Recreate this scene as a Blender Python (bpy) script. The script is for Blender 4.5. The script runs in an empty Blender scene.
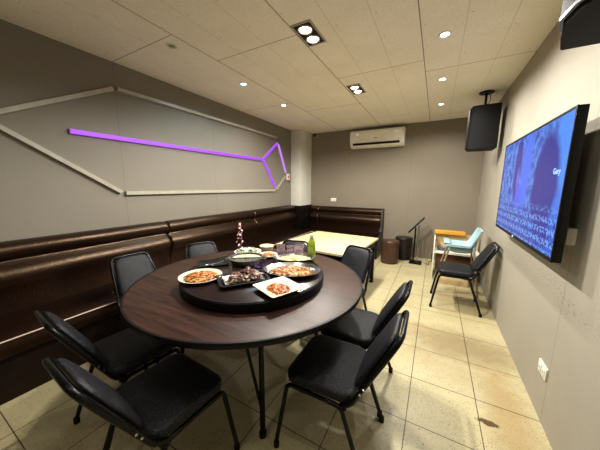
import bpy, bmesh, math, random
from mathutils import Vector, Matrix
random.seed(7)
PI = math.pi
C = bpy.context.scene.collection
XL, XR, YB, YF, ZC = -2.849, 0.665, 5.269, -1.6, 2.571

# ------------------------------------------------------------ materials
def lin(r, g, b):
    f = lambda c: (c/255/12.92) if c/255 <= .04045 else ((c/255+.055)/1.055)**2.4
    return (f(r), f(g), f(b), 1)

class NT:
    def __init__(s, m):
        m.use_nodes = True
        s.t = m.node_tree; s.n = s.t.nodes; s.l = s.t.links
        s.b = s.n['Principled BSDF']
        s._co = None
    def set(s, sock, v):
        if isinstance(v, (int, float)): sock.default_value = v
        elif isinstance(v, tuple): sock.default_value = v
        else: s.l.new(v, sock)
    def m(s, op, a, b=0.0, c=None, clamp=False):
        n = s.n.new('ShaderNodeMath'); n.operation = op; n.use_clamp = clamp
        s.set(n.inputs[0], a); s.set(n.inputs[1], b)
        if c is not None: s.set(n.inputs[2], c)
        return n.outputs[0]
    def co(s, kind='Object'):
        n = s.n.new('ShaderNodeTexCoord'); return n.outputs[kind]
    def xyz(s, v=None):
        n = s.n.new('ShaderNodeSeparateXYZ'); s.l.new(v or s.co(), n.inputs[0]); return n.outputs
    def scale(s, v, sc):
        n = s.n.new('ShaderNodeMapping'); s.l.new(v, n.inputs[0]); n.inputs['Scale'].default_value = sc; return n.outputs[0]
    def noise(s, sc=5, det=3, rough=.5, v=None):
        n = s.n.new('ShaderNodeTexNoise'); n.inputs['Scale'].default_value = sc; n.inputs['Detail'].default_value = det
        n.inputs['Roughness'].default_value = rough; s.l.new(v or s.co(), n.inputs['Vector']); return n.outputs[0]
    def vor(s, sc=5, v=None, out='Distance'):
        n = s.n.new('ShaderNodeTexVoronoi'); n.inputs['Scale'].default_value = sc
        s.l.new(v or s.co(), n.inputs['Vector']); return n.outputs[out]
    def mix(s, f, a, b):
        n = s.n.new('ShaderNodeMix'); n.data_type = 'RGBA'
        s.set(n.inputs[0], f); s.set(n.inputs[6], a); s.set(n.inputs[7], b); return n.outputs[2]
    def ramp(s, v, lo, hi):
        n = s.n.new('ShaderNodeMapRange'); s.set(n.inputs[0], v); s.set(n.inputs[1], lo); s.set(n.inputs[2], hi)
        n.clamp = True; return n.outputs[0]
    def bump(s, h, st=.3, d=.01):
        n = s.n.new('ShaderNodeBump'); n.inputs['Strength'].default_value = st; n.inputs['Distance'].default_value = d
        s.l.new(h, n.inputs['Height']); s.l.new(n.outputs[0], s.b.inputs['Normal'])
    def line(s, x, x0, w):           # 1 within w of x0
        return s.m('LESS_THAN', s.m('ABSOLUTE', s.m('SUBTRACT', x, x0)), w)
    def grid(s, x, x0, pitch, w):    # 1 within w of x0 + k*pitch
        d = s.m('PINGPONG', s.m('SUBTRACT', x, x0), pitch/2)
        return s.m('LESS_THAN', d, w)
    def ell(s, x, y, cx, cy, rx, ry, soft=.15, nz=None):
        a = s.m('DIVIDE', s.m('SUBTRACT', x, cx), rx); b = s.m('DIVIDE', s.m('SUBTRACT', y, cy), ry)
        d = s.m('SQRT', s.m('ADD', s.m('MULTIPLY', a, a), s.m('MULTIPLY', b, b)))
        if nz is not None: d = s.m('ADD', d, nz)
        return s.ramp(d, 1+soft, 1-soft)

def mat(name, col, rough=.5, metal=0, spec=.5, noise=None, bump=None, coat=0):
    m = bpy.data.materials.new(name); t = NT(m)
    c = lin(*col)
    t.b.inputs['Base Color'].default_value = c; t.b.inputs['Roughness'].default_value = rough
    t.b.inputs['Metallic'].default_value = metal; t.b.inputs['Specular IOR Level'].default_value = spec
    t.b.inputs['Coat Weight'].default_value = coat
    if max(col) < 60 and not metal: t.b.inputs['Specular IOR Level'].default_value = .2
    if noise:
        sc, col2 = noise; t.l.new(t.mix(t.ramp(t.noise(sc, 4), .35, .65), c, lin(*col2)), t.b.inputs['Base Color'])
    if bump:
        t.bump(t.noise(bump[0], 3), bump[1], bump[2] if len(bump) > 2 else .005)
    return m
def emis(name, col, st):
    m = bpy.data.materials.new(name); t = NT(m)
    t.b.inputs['Base Color'].default_value = (0, 0, 0, 1)
    t.b.inputs['Emission Color'].default_value = lin(*col); t.b.inputs['Emission Strength'].default_value = st
    return m

def m_floor():
    m = bpy.data.materials.new('floor_tile'); t = NT(m); x, y, z = t.xyz()
    nz = t.noise(2.2, 4); fine = t.noise(60, 3)
    base = t.mix(t.ramp(nz, .35, .7), lin(186, 176, 138), lin(166, 154, 116))
    base = t.mix(t.m('MULTIPLY', t.ramp(fine, .4, .7), .35), base, lin(200, 190, 154))
    # small dark pits of the travertine-like tile
    sp = t.m('LESS_THAN', t.vor(100), .24); gate = t.m('GREATER_THAN', t.noise(12, 2), .46)
    base = t.mix(t.m('MULTIPLY', t.m('MULTIPLY', sp, gate), .75), base, lin(82, 66, 40))
    sp2 = t.m('LESS_THAN', t.vor(150), .15)
    base = t.mix(t.m('MULTIPLY', sp2, .45), base, lin(100, 84, 52))
    # dirt patches on the walkway
    wob = t.m('MULTIPLY', t.m('SUBTRACT', t.noise(9, 5, .7), .5), 1.6)
    for cx, cy, rx, ry, a, col in ((.30, 2.42, .42, .20, .6, (112, 94, 62)), (.50, 1.75, .10, .45, .5, (150, 116, 62)),
                                   (-.05, 2.55, .3, .14, .35, (140, 118, 80)), (.18, 2.15, .35, .2, .28, (150, 130, 90)),
                                   (.4, 3.4, .25, .5, .3, (165, 140, 88)), (-2.1, .4, .5, .5, .2, (160, 145, 105))):
        base = t.mix(t.m('MULTIPLY', t.ell(x, y, cx, cy, rx, ry, .5, wob), a), base, lin(*col))
    wob2 = t.m('MULTIPLY', t.m('SUBTRACT', t.noise(30, 3, .7), .5), 1.3)
    base = t.mix(t.ell(x, y, .385, 1.655, .055, .022, .12, wob2), base, lin(84, 62, 34))
    gx = t.grid(x, .342, .39, .0028); gy = t.grid(y, 1.819, .39, .0028)
    g = t.m('MAXIMUM', gx, gy)
    base = t.mix(t.m('MULTIPLY', g, .9), base, lin(46, 36, 20))
    t.l.new(base, t.b.inputs['Base Color'])
    t.set(t.b.inputs['Roughness'], t.m('ADD', .3, t.m('MULTIPLY', t.ramp(nz, .3, .7), .2)))
    t.bump(t.m('SUBTRACT', t.m('MULTIPLY', fine, .2), t.m('ADD', g, t.m('MULTIPLY', sp, .3))), .35, .002)
    return m

def m_ceiling():
    m = bpy.data.materials.new('ceiling_board'); t = NT(m); x, y, z = t.xyz()
    base = t.mix(t.ramp(t.noise(3, 4), .3, .7), lin(246, 240, 224), lin(240, 233, 216))
    base = t.mix(t.m('MULTIPLY', t.ramp(t.noise(90, 2), .5, .75), .25), base, lin(178, 165, 138))
    soft = t.m('MULTIPLY', t.grid(x, -1.07, .29, .0022), .32)
    base = t.mix(soft, base, lin(110, 98, 76))
    cols = [(-9, -1.93, 1.39), (-1.93, -1.06, 1.86), (-1.06, -.2, 2.77), (-.2, 9, 3.04)]
    tot = None
    for a, b, y0 in cols:
        k = t.m('MULTIPLY', t.m('MULTIPLY', t.m('GREATER_THAN', x, a), t.m('LESS_THAN', x, b)), t.grid(y, y0, 1.83, .0035))
        tot = k if tot is None else t.m('MAXIMUM', tot, k)
    for x0 in (-1.93, -1.06, -.2): tot = t.m('MAXIMUM', tot, t.line(x, x0, .0035))
    base = t.mix(t.m('MULTIPLY', tot, .8), base, lin(70, 58, 40))
    # screw heads along the board joints
    dx = t.m('PINGPONG', t.m('SUBTRACT', x, -1.04), .145); dy = t.m('PINGPONG', t.m('SUBTRACT', y, .1), .15)
    dot = t.m('LESS_THAN', t.m('ADD', t.m('MULTIPLY', dx, dx), t.m('MULTIPLY', dy, dy)), .00003)
    base = t.mix(t.m('MULTIPLY', dot, .55), base, lin(110, 95, 70))
    t.l.new(base, t.b.inputs['Base Color']); t.b.inputs['Roughness'].default_value = .75
    t.bump(t.m('SUBTRACT', t.m('MULTIPLY', t.noise(120, 2), .3), tot), .3, .003)
    return m

def m_wall(name, c1, c2, axis, seams, weave=True, scuff=False):
    m = bpy.data.materials.new(name); t = NT(m); p = t.xyz(); x = p[axis]
    base = t.mix(t.ramp(t.noise(1.5, 3), .3, .7), lin(*c1), lin(*c2))
    wv = t.noise(140, 2, .6, t.scale(t.co(), (1, 1, 2.5)))
    if weave: base = t.mix(t.m('MULTIPLY', t.ramp(wv, .4, .65), .3), base, lin(*[int(c*.72) for c in c1]))
    tot = None
    for s in seams:
        k = t.line(x, s, .002); tot = k if tot is None else t.m('MAXIMUM', tot, k)
    base = t.mix(t.m('MULTIPLY', tot, .55), base, lin(70, 62, 50))
    if scuff:
        w = t.m('MULTIPLY', t.m('SUBTRACT', t.noise(3, 2), .5), .25)
        band = t.ell(x, t.m('ADD', p[2], w), 2.3, .78, 1.1, .05, .4)
        sc = t.m('MULTIPLY', band, t.ramp(t.noise(30, 4, .8, t.scale(t.co(), (1, 1, 3))), .56, .62))
        base = t.mix(t.m('MULTIPLY', sc, .7), base, lin(72, 62, 50))
    t.l.new(base, t.b.inputs['Base Color']); t.b.inputs['Roughness'].default_value = .7
    t.bump(t.m('SUBTRACT', t.m('MULTIPLY', wv, .4), tot), .25, .002)
    return m

def m_wood(name, c1, c2, rough, axis=0, sc=1.0, coat=0):
    m = bpy.data.materials.new(name); t = NT(m)
    s = [11*sc, 11*sc, 11*sc]; s[axis] = .7*sc
    v = t.scale(t.co(), tuple(s)); n = t.noise(2.2, 6, .65, v); n2 = t.noise(9, 3, .6, v)
    f = t.ramp(t.m('ADD', t.m('MULTIPLY', n, .75), t.m('MULTIPLY', n2, .25)), .36, .66)
    t.l.new(t.mix(f, lin(*c1), lin(*c2)), t.b.inputs['Base Color'])
    t.b.inputs['Roughness'].default_value = rough; t.b.inputs['Coat Weight'].default_value = coat
    t.b.inputs['Specular IOR Level'].default_value = .28
    t.bump(n, .05, .002)
    return m

def m_speckle(name, c1, c2, rough, sc=260, st=.5):
    m = bpy.data.materials.new(name); t = NT(m)
    v = t.vor(sc); n = t.noise(sc*.8, 2)
    t.l.new(t.mix(t.ramp(n, .5, .68), lin(*c1), lin(*c2)), t.b.inputs['Base Color'])
    t.b.inputs['Roughness'].default_value = rough; t.b.inputs['Specular IOR Level'].default_value = .22
    t.bump(v, st, .002)
    return m

def m_food(name, cols, sc, rough=.35):
    m = bpy.data.materials.new(name); t = NT(m)
    n = t.vor(sc, out='Color'); s = t.n.new('ShaderNodeSeparateColor'); t.l.new(n, s.inputs[0])
    r = t.n.new('ShaderNodeValToRGB'); t.l.new(s.outputs[0], r.inputs[0]); e = r.color_ramp; e.interpolation = 'CONSTANT'
    while len(e.elements) < len(cols): e.elements.new(.5)
    for i, c in enumerate(cols): e.elements[i].position = i/len(cols); e.elements[i].color = lin(*c)
    t.l.new(r.outputs[0], t.b.inputs['Base Color']); t.b.inputs['Roughness'].default_value = rough
    t.bump(t.noise(sc*1.5, 3), .5, .003)
    return m

def m_screen():
    m = bpy.data.materials.new('television_picture'); t = NT(m); p = t.xyz(); y, z = p[1], p[2]
    # local: y from -.65 (near) to .65 (far), z from -.36 to .36
    w = t.m('MULTIPLY', t.m('SUBTRACT', t.noise(7, 4, .6), .5), .9)
    w2 = t.noise(16, 5, .65); blk = t.noise(26, 2, .4, t.scale(t.co(), (1, 1.6, 2.0)))
    base = t.mix(t.ramp(w2, .38, .62), lin(20, 48, 160), lin(90, 150, 240))
    streak = t.noise(20, 3, .6, t.scale(t.co(), (1, 2.4, .8)))
    base = t.mix(t.m('MULTIPLY', t.ramp(streak, .5, .62), .5), base, lin(40, 52, 170))
    base = t.mix(t.ell(y, z, -.62, .24, .14, .30, .2, t.m('MULTIPLY', w, .4)), base, lin(66, 136, 240))
    base = t.mix(t.ell(y, z, -.02, .10, .10, .28, .3, w), base, lin(70, 110, 240))
    base = t.mix(t.ell(y, z, -.40, .02, .19, .29, .12, t.m('MULTIPLY', w, .35)), base, lin(30, 34, 142))
    base = t.mix(t.ell(y, z, -.52, -.14, .13, .17, .25, t.m('MULTIPLY', w, .35)), base, lin(30, 36, 144))
    base = t.mix(t.ell(y, z, .19, .14, .085, .24, .15, t.m('MULTIPLY', w, .5)), base, lin(48, 46, 150))
    base = t.mix(t.ell(y, z, .15, .06, .03, .08, .4, w), base, lin(110, 100, 220))
    base = t.mix(t.ell(y, z, .08, -.07, .07, .08, .3, w), base, lin(76, 92, 250))
    base = t.mix(t.ell(y, z, -.62, -.24, .07, .2, .3, w), base, lin(50, 126, 240))
    low = t.ramp(z, -.08, -.2)
    txt = t.m('MULTIPLY', t.m('GREATER_THAN', blk, .50), t.m('LESS_THAN', t.m('PINGPONG', z, .03), .018))
    base = t.mix(t.m('MULTIPLY', low, .55), base, lin(28, 48, 170))
    base = t.mix(t.m('MULTIPLY', t.m('MULTIPLY', txt, low), .6), base, lin(130, 180, 255))
    base = t.mix(t.m('MULTIPLY', t.m('MULTIPLY', t.m('LESS_THAN', blk, .42), low), .7), base, lin(10, 20, 90))
    t.b.inputs['Base Color'].default_value = (.005, .005, .01, 1); t.b.inputs['Roughness'].default_value = .25
    t.l.new(base, t.b.inputs['Emission Color']); t.b.inputs['Emission Strength'].default_value = .8
    return m

M = dict(
    floor=m_floor(), ceiling=m_ceiling(),
    wall_l=m_wall('wallpaper_left', (128, 121, 109), (122, 115, 103), 1, (1.385, 2.605, 3.825)),
    wall_b=m_wall('wallpaper_back', (130, 120, 103), (124, 114, 98), 0, (-.47, -1.69)),
    wall_r=m_wall('wall_panel_right', (166, 159, 144), (156, 149, 134), 1, (.6, 1.82, 3.0, 4.2), True, True),
    column=mat('column_paint', (214, 212, 200), .6, noise=(4, (206, 204, 190)), bump=(60, .1)),
    blackpanel=mat('black_panel', (8, 6, 5), .35, noise=(5, (12, 9, 8))),
    leather=mat('bench_leather', (25, 12, 7), .32, noise=(25, (18, 9, 5)), bump=(55, .35, .006)),
    leather_base=mat('bench_base_vinyl', (26, 13, 7), .5, noise=(8, (17, 8, 4)), bump=(40, .2)),
    piping=mat('pale_piping', (214, 190, 178), .4, noise=(40, (200, 176, 160))),
    pad=m_speckle('chair_vinyl', (11, 11, 14), (52, 54, 62), .4, 240, .7),
    tube=mat('black_tube', (5, 5, 6), .25, noise=(30, (10, 10, 11))),
    rubber=mat('black_rubber', (12, 12, 12), .7, noise=(50, (18, 18, 18))),
    chrome=mat('screw_chrome', (200, 200, 200), .2, 1, noise=(50, (180, 180, 180))),
    table=m_wood('dark_table_laminate', (24, 13, 10), (72, 45, 34), .42, 0, 1.6),
    black=mat('black_plastic', (6, 6, 7), .4, noise=(30, (9, 9, 10))),
    blackmatt=mat('black_cloth', (11, 11, 11), .8, noise=(80, (18, 18, 18)), bump=(300, .3)),
    speaker=mat('speaker_cabinet', (4, 4, 4), .65, noise=(60, (6, 6, 6)), bump=(200, .3)),
    grille=m_speckle('speaker_grille', (8, 9, 8), (26, 28, 25), .6, 300, .6),
    greytrim=mat('grey_trim', (120, 120, 124), .4, noise=(20, (105, 105, 110))),
    susan=m_wood('turntable_wood', (22, 14, 13), (42, 28, 25), .3, 1, 1.5),
    lightwood=m_wood('light_table_laminate', (216, 194, 152), (196, 170, 124), .35, 0, 1.0),
    porcelain=mat('white_porcelain', (206, 202, 180), .18, noise=(30, (198, 194, 172)), coat=.5),
    cream=mat('cream_porcelain', (222, 214, 170), .2, noise=(30, (214, 204, 156))),
    potsteel=mat('dark_steel', (176, 176, 176), .25, 1, noise=(20, (150, 150, 152))),
    steel=mat('stainless_steel', (196, 196, 194), .22, 1, noise=(30, (176, 176, 174))),
    foil=mat('foil', (190, 190, 188), .28, 1, noise=(60, (150, 150, 148)), bump=(90, .8, .01)),
    soup_w=m_food('pale_soup', [(188, 190, 164), (176, 180, 150), (200, 198, 172), (150, 158, 120)], 60, .12),
    soup_d=m_food('dark_soup', [(70, 72, 62), (84, 86, 76), (58, 60, 56), (98, 98, 84)], 50, .12),
    noodles=m_food('fried_noodles', [(196, 122, 50), (160, 84, 34), (210, 156, 84), (90, 44, 24), (196, 130, 56), (120, 54, 26)], 90),
    noodles2=m_food('sauce_noodles', [(184, 112, 44), (144, 66, 28), (200, 156, 86), (100, 40, 20), (128, 112, 56), (190, 138, 70)], 70),
    kimchi=m_food('orange_kimchi', [(186, 100, 36), (196, 124, 56), (150, 64, 26), (206, 148, 84), (172, 84, 34)], 80),
    meat=m_food('braised_meat_skin', [(82, 50, 38), (108, 70, 54), (56, 32, 24), (140, 104, 84), (70, 42, 32)], 60),
    crumbs=m_food('pale_garnish', [(222, 210, 176), (200, 184, 140), (236, 230, 210), (160, 120, 60)], 60),
    creamfood=m_food('cream_salad', [(214, 200, 160), (226, 214, 180), (190, 172, 120), (208, 190, 140), (170, 160, 110)], 60),
    greens=m_food('pale_greens', [(170, 186, 130), (210, 214, 184), (90, 110, 60), (226, 226, 206), (40, 44, 30)], 40),
    bottle=mat('green_bottle', (150, 178, 52), .15, noise=(60, (128, 158, 40)), coat=.6),
    label=mat('green_label', (176, 196, 84), .4, noise=(70, (118, 150, 40))),
    cap=mat('white_cap', (220, 220, 214), .4, noise=(40, (208, 208, 204))),
    petal=mat('pink_petal', (216, 150, 156), .5, noise=(60, (240, 206, 204))),
    twig=mat('dark_twig', (70, 26, 28), .6, noise=(60, (50, 20, 20))),
    blueblue=mat('blue_glaze', (60, 74, 128), .2, noise=(60, (190, 190, 200))),
    purple_dish=mat('purple_glaze', (64, 36, 84), .2, noise=(60, (44, 22, 60))),
    stool=mat('brown_stool_vinyl', (70, 44, 30), .35, noise=(14, (52, 32, 22)), bump=(60, .2)),
    stool_dark=mat('black_stool_vinyl', (26, 22, 20), .35, noise=(14, (36, 31, 28)), bump=(60, .2)),
    blue=mat('pale_blue_plastic', (156, 180, 190), .35, noise=(20, (150, 182, 190))),
    woodleg=mat('tan_metal_leg', (150, 128, 96), .35, noise=(30, (128, 106, 78))),
    whitepl=mat('white_plastic', (224, 222, 208), .35, noise=(20, (214, 212, 198))),
    acwhite=mat('appliance_white', (242, 240, 226), .3, noise=(5, (236, 234, 218))),
    yellow=m_wood('yellow_board', (214, 160, 52), (192, 134, 40), .4, 0, 2),
    brownwood=m_wood('dark_brown_cabinet_wood', (84, 54, 34), (60, 36, 22), .45, 0, 2),
    tan=mat('tan_board', (196, 172, 124), .5, noise=(20, (180, 156, 110))),
    grey=mat('grey_plastic', (92, 96, 108), .4, noise=(30, (80, 84, 96))),
    frame=mat('lamp_profile_beige', (168, 162, 146), .4, noise=(20, (156, 150, 136))),
    red=mat('red_print', (170, 50, 44), .4, noise=(60, (150, 40, 36))),
    dark=mat('lamp_well_black', (22, 18, 14), .6, noise=(40, (30, 26, 20))),
    reflector=mat('lamp_reflector', (200, 190, 170), .25, .6, noise=(40, (180, 170, 150))),
    bulb=emis('lamp_bulb', (255, 244, 214), 14), bulbw=emis('spot_bulb', (244, 250, 255), 12),
    bulb_cyan=emis('spot_bulb_cool', (150, 230, 255), 10), bulb_off=mat('spot_bulb_unlit', (150, 146, 134), .3, noise=(60, (120, 116, 106))),
    purple=emis('purple_light', (150, 62, 240), 1.25), purple2=emis('lilac_light', (188, 120, 235), 1.0),
    led=emis('white_indicator', (225, 235, 240), 1.1),  # shared by the television power light and the painted reflections on the air conditioner
    caption=emis('screen_caption', (150, 190, 255), 1.2), screen=m_screen(),
)
def m_glass():
    m = bpy.data.materials.new('clear_plastic'); t = NT(m)
    t.b.inputs['Base Color'].default_value = lin(236, 222, 226); t.b.inputs['Roughness'].default_value = .12
    t.b.inputs['Transmission Weight'].default_value = .85; t.b.inputs['IOR'].default_value = 1.3
    t.l.new(t.m('ADD', .06, t.m('MULTIPLY', t.noise(40, 2), .15)), t.b.inputs['Roughness'])
    return m
M['glass'] = m_glass()
lb = M['leather'].node_tree.nodes['Principled BSDF']; lb.inputs['Specular IOR Level'].default_value = .5; lb.inputs['Specular Tint'].default_value = (1, .68, .46, 1)

# ------------------------------------------------------------ mesh helpers
def nb(): return bmesh.new()
def join(bm, other, mtx=None):
    me = bpy.data.meshes.new('tmp'); other.to_mesh(me); other.free()
    if mtx is not None: me.transform(mtx)
    bm.from_mesh(me); bpy.data.meshes.remove(me); return bm
def box(bm, x0, x1, y0, y1, z0, z1, bev=0, seg=2):
    b = nb(); bmesh.ops.create_cube(b, size=1)
    b.transform(Matrix.Translation(((x0+x1)/2, (y0+y1)/2, (z0+z1)/2)) @ Matrix.Diagonal((abs(x1-x0), abs(y1-y0), abs(z1-z0), 1)))
    if bev: bmesh.ops.bevel(b, geom=b.edges[:], offset=bev, segments=seg, profile=.6, affect='EDGES')
    return join(bm, b)
def mbox(*a, **k): return box(nb(), *a, **k)
def loft(bm, rings, cap=True, closed=True):
    vs = [[bm.verts.new(p) for p in r] for r in rings]; n = len(rings[0])
    for a, b in zip(vs, vs[1:]):
        for i in range(n if closed else n-1):
            j = (i+1) % n; bm.faces.new((a[i], a[j], b[j], b[i]))
    if cap:
        bm.faces.new(list(reversed(vs[0]))); bm.faces.new(vs[-1])
    bmesh.ops.recalc_face_normals(bm, faces=bm.faces[:])
    return bm
def smoothpath(pts, r=.03, n=5):
    pts = [Vector(p) for p in pts]; out = [pts[0]]
    for a, b, c in zip(pts, pts[1:], pts[2:]):
        d1 = (a-b); d2 = (c-b); k = min(r, d1.length*.45, d2.length*.45)
        p, q = b+d1.normalized()*k, b+d2.normalized()*k
        for i in range(n+1):
            s = i/n; out.append((1-s)**2*p+2*s*(1-s)*b+s*s*q)
    out.append(pts[-1]); return out
def tube(bm, pts, r, n=10, rnd=.03, flat=1.0):
    P = smoothpath(pts, rnd) if len(pts) > 2 and rnd else [Vector(p) for p in pts]
    rings = []; prev = None
    for i, p in enumerate(P):
        d = (P[min(i+1, len(P)-1)]-P[max(i-1, 0)]).normalized()
        if prev is None:
            up = Vector((0, 0, 1)) if abs(d.z) < .9 else Vector((0, 1, 0)); u = d.cross(up).normalized()
        else: u = (prev-d*prev.dot(d)).normalized()
        prev = u; v = d.cross(u)
        rr = r[min(i, len(r)-1)] if isinstance(r, (list, tuple)) else r
        rings.append([p+u*math.cos(2*PI*k/n)*rr+v*math.sin(2*PI*k/n)*rr*flat for k in range(n)])
    b = nb(); loft(b, rings); return join(bm, b)
def mtube(*a, **k): return tube(nb(), *a, **k)
def lathe(bm, prof, n=40, sx=1, sy=1, cx=0, cy=0):   # prof: (r, z) bottom..top, closed at axis when r is 0
    b = nb(); rings = []
    for r, z in prof: rings.append([b.verts.new((cx+max(r, 1e-5)*math.cos(2*PI*k/n)*sx, cy+max(r, 1e-5)*math.sin(2*PI*k/n)*sy, z)) for k in range(n)])
    for A, B in zip(rings, rings[1:]):
        for k in range(n): b.faces.new((A[k], A[(k+1) % n], B[(k+1) % n], B[k]))
    b.faces.new(list(reversed(rings[0]))); b.faces.new(rings[-1])
    bmesh.ops.remove_doubles(b, verts=b.verts[:], dist=1e-4)
    bmesh.ops.recalc_face_normals(b, faces=b.faces[:])
    return join(bm, b)
def mlathe(*a, **k): return lathe(nb(), *a, **k)
def rrect(hx, hy, r, n=6, p=None):
    out = []
    for cx, cy, a0 in ((hx-r, hy-r, 0), (-hx+r, hy-r, 90), (-hx+r, -hy+r, 180), (hx-r, -hy+r, 270)):
        for i in range(n+1):
            a = math.radians(a0+90*i/n); out.append((cx+r*math.cos(a), cy+r*math.sin(a)))
    return out
def pad(hx0, hx1, hy, r, t, puff=.012):
    """rounded cushion in XY, thickness t in z (0..t); hx0 half width at -y, hx1 at +y"""
    rings = []
    for k, (s, z) in enumerate(((.0, .0), (0.0, .004), (-.006, -.0), )): pass
    lv = [(.012, 0), (.003, .004), (0, .012), (0, t-.014), (.004, t-.005), (.014, t+.001), (.035, t+puff*.4), (.08, t+puff*.85), (.13, t+puff)]
    for ins, z in lv:
        o = []
        for x, y in rrect(hx1, hy, r):
            f = (y+hy)/(2*hy); w = (hx0+(hx1-hx0)*f)/hx1
            o.append((x*w*(hx1-ins)/hx1, y*(hy-ins)/hy, z))
        rings.append(o)
    return loft(nb(), rings)
def prism(bm, poly, z0, z1, ax='z', bev=0):
    f = {'z': lambda a, b, c: (a, b, c), 'x': lambda a, b, c: (c, a, b), 'y': lambda a, b, c: (a, c, b)}[ax]
    b = nb(); loft(b, [[f(u, v, z0) for u, v in poly], [f(u, v, z1) for u, v in poly]])
    if bev: bmesh.ops.bevel(b, geom=b.edges[:], offset=bev, segments=2, affect='EDGES')
    return join(bm, b)

def obj(name, bm, m, parent=None, loc=None, rot=None, sharp=38):
    for f in bm.faces: f.smooth = True
    for e in bm.edges:
        if len(e.link_faces) == 2 and e.calc_face_angle(0) > math.radians(sharp): e.smooth = False
    me = bpy.data.meshes.new(name); bm.to_mesh(me); bm.free()
    me.materials.append(M[m] if isinstance(m, str) else m)
    o = bpy.data.objects.new(name, me); C.objects.link(o)
    if loc: o.location = loc
    if rot: o.rotation_euler = rot
    if parent: o.parent = parent
    return o
def tag(o, label, cat, group=None, kind=None):
    o['label'] = label
    o['category'] = cat
    if group: o['group'] = group
    if kind: o['kind'] = kind
    return o
def thing(name, label, cat, loc=(0, 0, 0), rz=0, group=None):
    o = bpy.data.objects.new(name, None); C.objects.link(o); o.empty_display_size = .1
    o.location = loc; o.rotation_euler = (0, 0, rz); return tag(o, label, cat, group)
def struct(name, bm, m, parent=None, label=None, cat=None):
    o = obj(name, bm, m, parent)
    if not parent:
        o['kind'] = 'structure'; o['label'] = label; o['category'] = cat
    return o
def copy_tree(o, parent=None):
    c = o.copy(); C.objects.link(c)
    if parent: c.parent = parent
    for ch in list(o.children): copy_tree(ch, c)
    return c

# ------------------------------------------------------------ room
W = .12
struct('floor', mbox(XL-W, XR+W, YF-W, YB+W, -.1, 0), 'floor', None, 'cream pitted floor tiles with dark joints and brown stains', 'floor')
struct('ceiling', mbox(XL-W, XR+W, YF-W, YB+W, ZC, ZC+.1), 'ceiling', None, 'cream ceiling boards with dark joint lines', 'ceiling')
struct('wall_left', mbox(XL-W, XL, YF, YB, 0, ZC), 'wall_l', None, 'taupe textured wall behind the long bench, carrying the purple light', 'wall')
struct('wall_back', mbox(XL-W, XR+W, YB, YB+W, 0, ZC), 'wall_b', None, 'taupe wall under the air conditioner at the end of the room', 'wall')
struct('wall_right', mbox(XR, XR+W, YF, YB, 0, ZC), 'wall_r', None, 'pale panelled wall carrying the television', 'wall')
struct('wall_front', mbox(XL-W, XR+W, YF-W, YF, 0, ZC), 'wall_b', None, 'taupe wall behind the viewer', 'wall')
struct('trim_1', mbox(XL, -2.60, 4.75, YB, .955, ZC, bev=.004), 'column', None, 'pale painted corner column between the two benches', 'column')
struct('trim_2', mbox(XL, -2.56, 4.735, YB, 0, .955, bev=.004), 'blackpanel', None, 'glossy black cladding round the foot of the pale column', 'column cladding')

# ------------------------------------------------------------ benches
def bench_profile(kind):
    if kind == 'back':
        return [(.004, .43), (.004, .955), (.03, .972), (.075, .972), (.115, .955), (.138, .92), (.138, .885), (.115, .85), (.092, .832), (.10, .815),
                (.135, .79), (.165, .755), (.176, .715), (.168, .675), (.145, .635), (.12, .57), (.105, .50), (.10, .43)]
    if kind == 'seat':
        return [(.06, .30), (.06, .425), (.18, .436), (.36, .442), (.50, .436), (.545, .424), (.56, .40), (.563, .36), (.556, .315), (.54, .30)]
    return [(.03, 0), (.03, .299), (.525, .299), (.525, 0)]
def bench_part(kind, L, pinch=.02):
    prof = bench_profile(kind); cx = sum(p[0] for p in prof)/len(prof); cz = sum(p[1] for p in prof)/len(prof)
    rings = []
    secs = [(0, pinch), (.006, pinch*.45), (.016, pinch*.15), (.035, 0)] if kind != 'base' else [(0, 0)]
    ys = [(a, s) for a, s in secs]+([(L*k/8, 0) for k in range(1, 8)] if kind != 'base' else [])+[(L-a, s) for a, s in reversed(secs)]
    for y, s in ys:
        ring = []
        for x, z in prof:
            dx, dz = cx-x, cz-z; l = math.hypot(dx, dz)
            wob = .004*math.sin(y*7+z*9) if kind == 'back' and x > .05 else 0
            keep = x < .07
            ring.append((x if keep else x+dx/l*s+wob, y, z+dz/l*s))
        rings.append(ring)
    return loft(nb(), rings)
def bench(name, L, label, origin, rot, group=None):
    t = thing(name, label, 'bench', origin, rot, group)
    obj('backrest', bench_part('back', L), 'leather', t)
    obj('seat', bench_part('seat', L), 'leather', t)
    obj('base', bench_part('base', L), 'leather_base', t)
    obj('piping', mtube([(.566, .01, .425), (.566, L-.01, .425)], .0045, 8), 'piping', t)  # thin pale strip along the front edge of the seat
    return t
G = 'brown leather bench sections along the left wall'
bench('wall_bench', 1.565, 'nearest section of the long brown leather wall bench, beside the two nearest left chairs', (XL, .18, 0), 0, G)
bench('wall_bench', 1.565, 'middle section of the long brown leather wall bench, under the purple light bar', (XL, 1.752, 0), 0, G)
bench('wall_bench', 1.395, 'farthest section of the long brown leather wall bench, ending at the corner column', (XL, 3.325, 0), 0, G)
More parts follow.
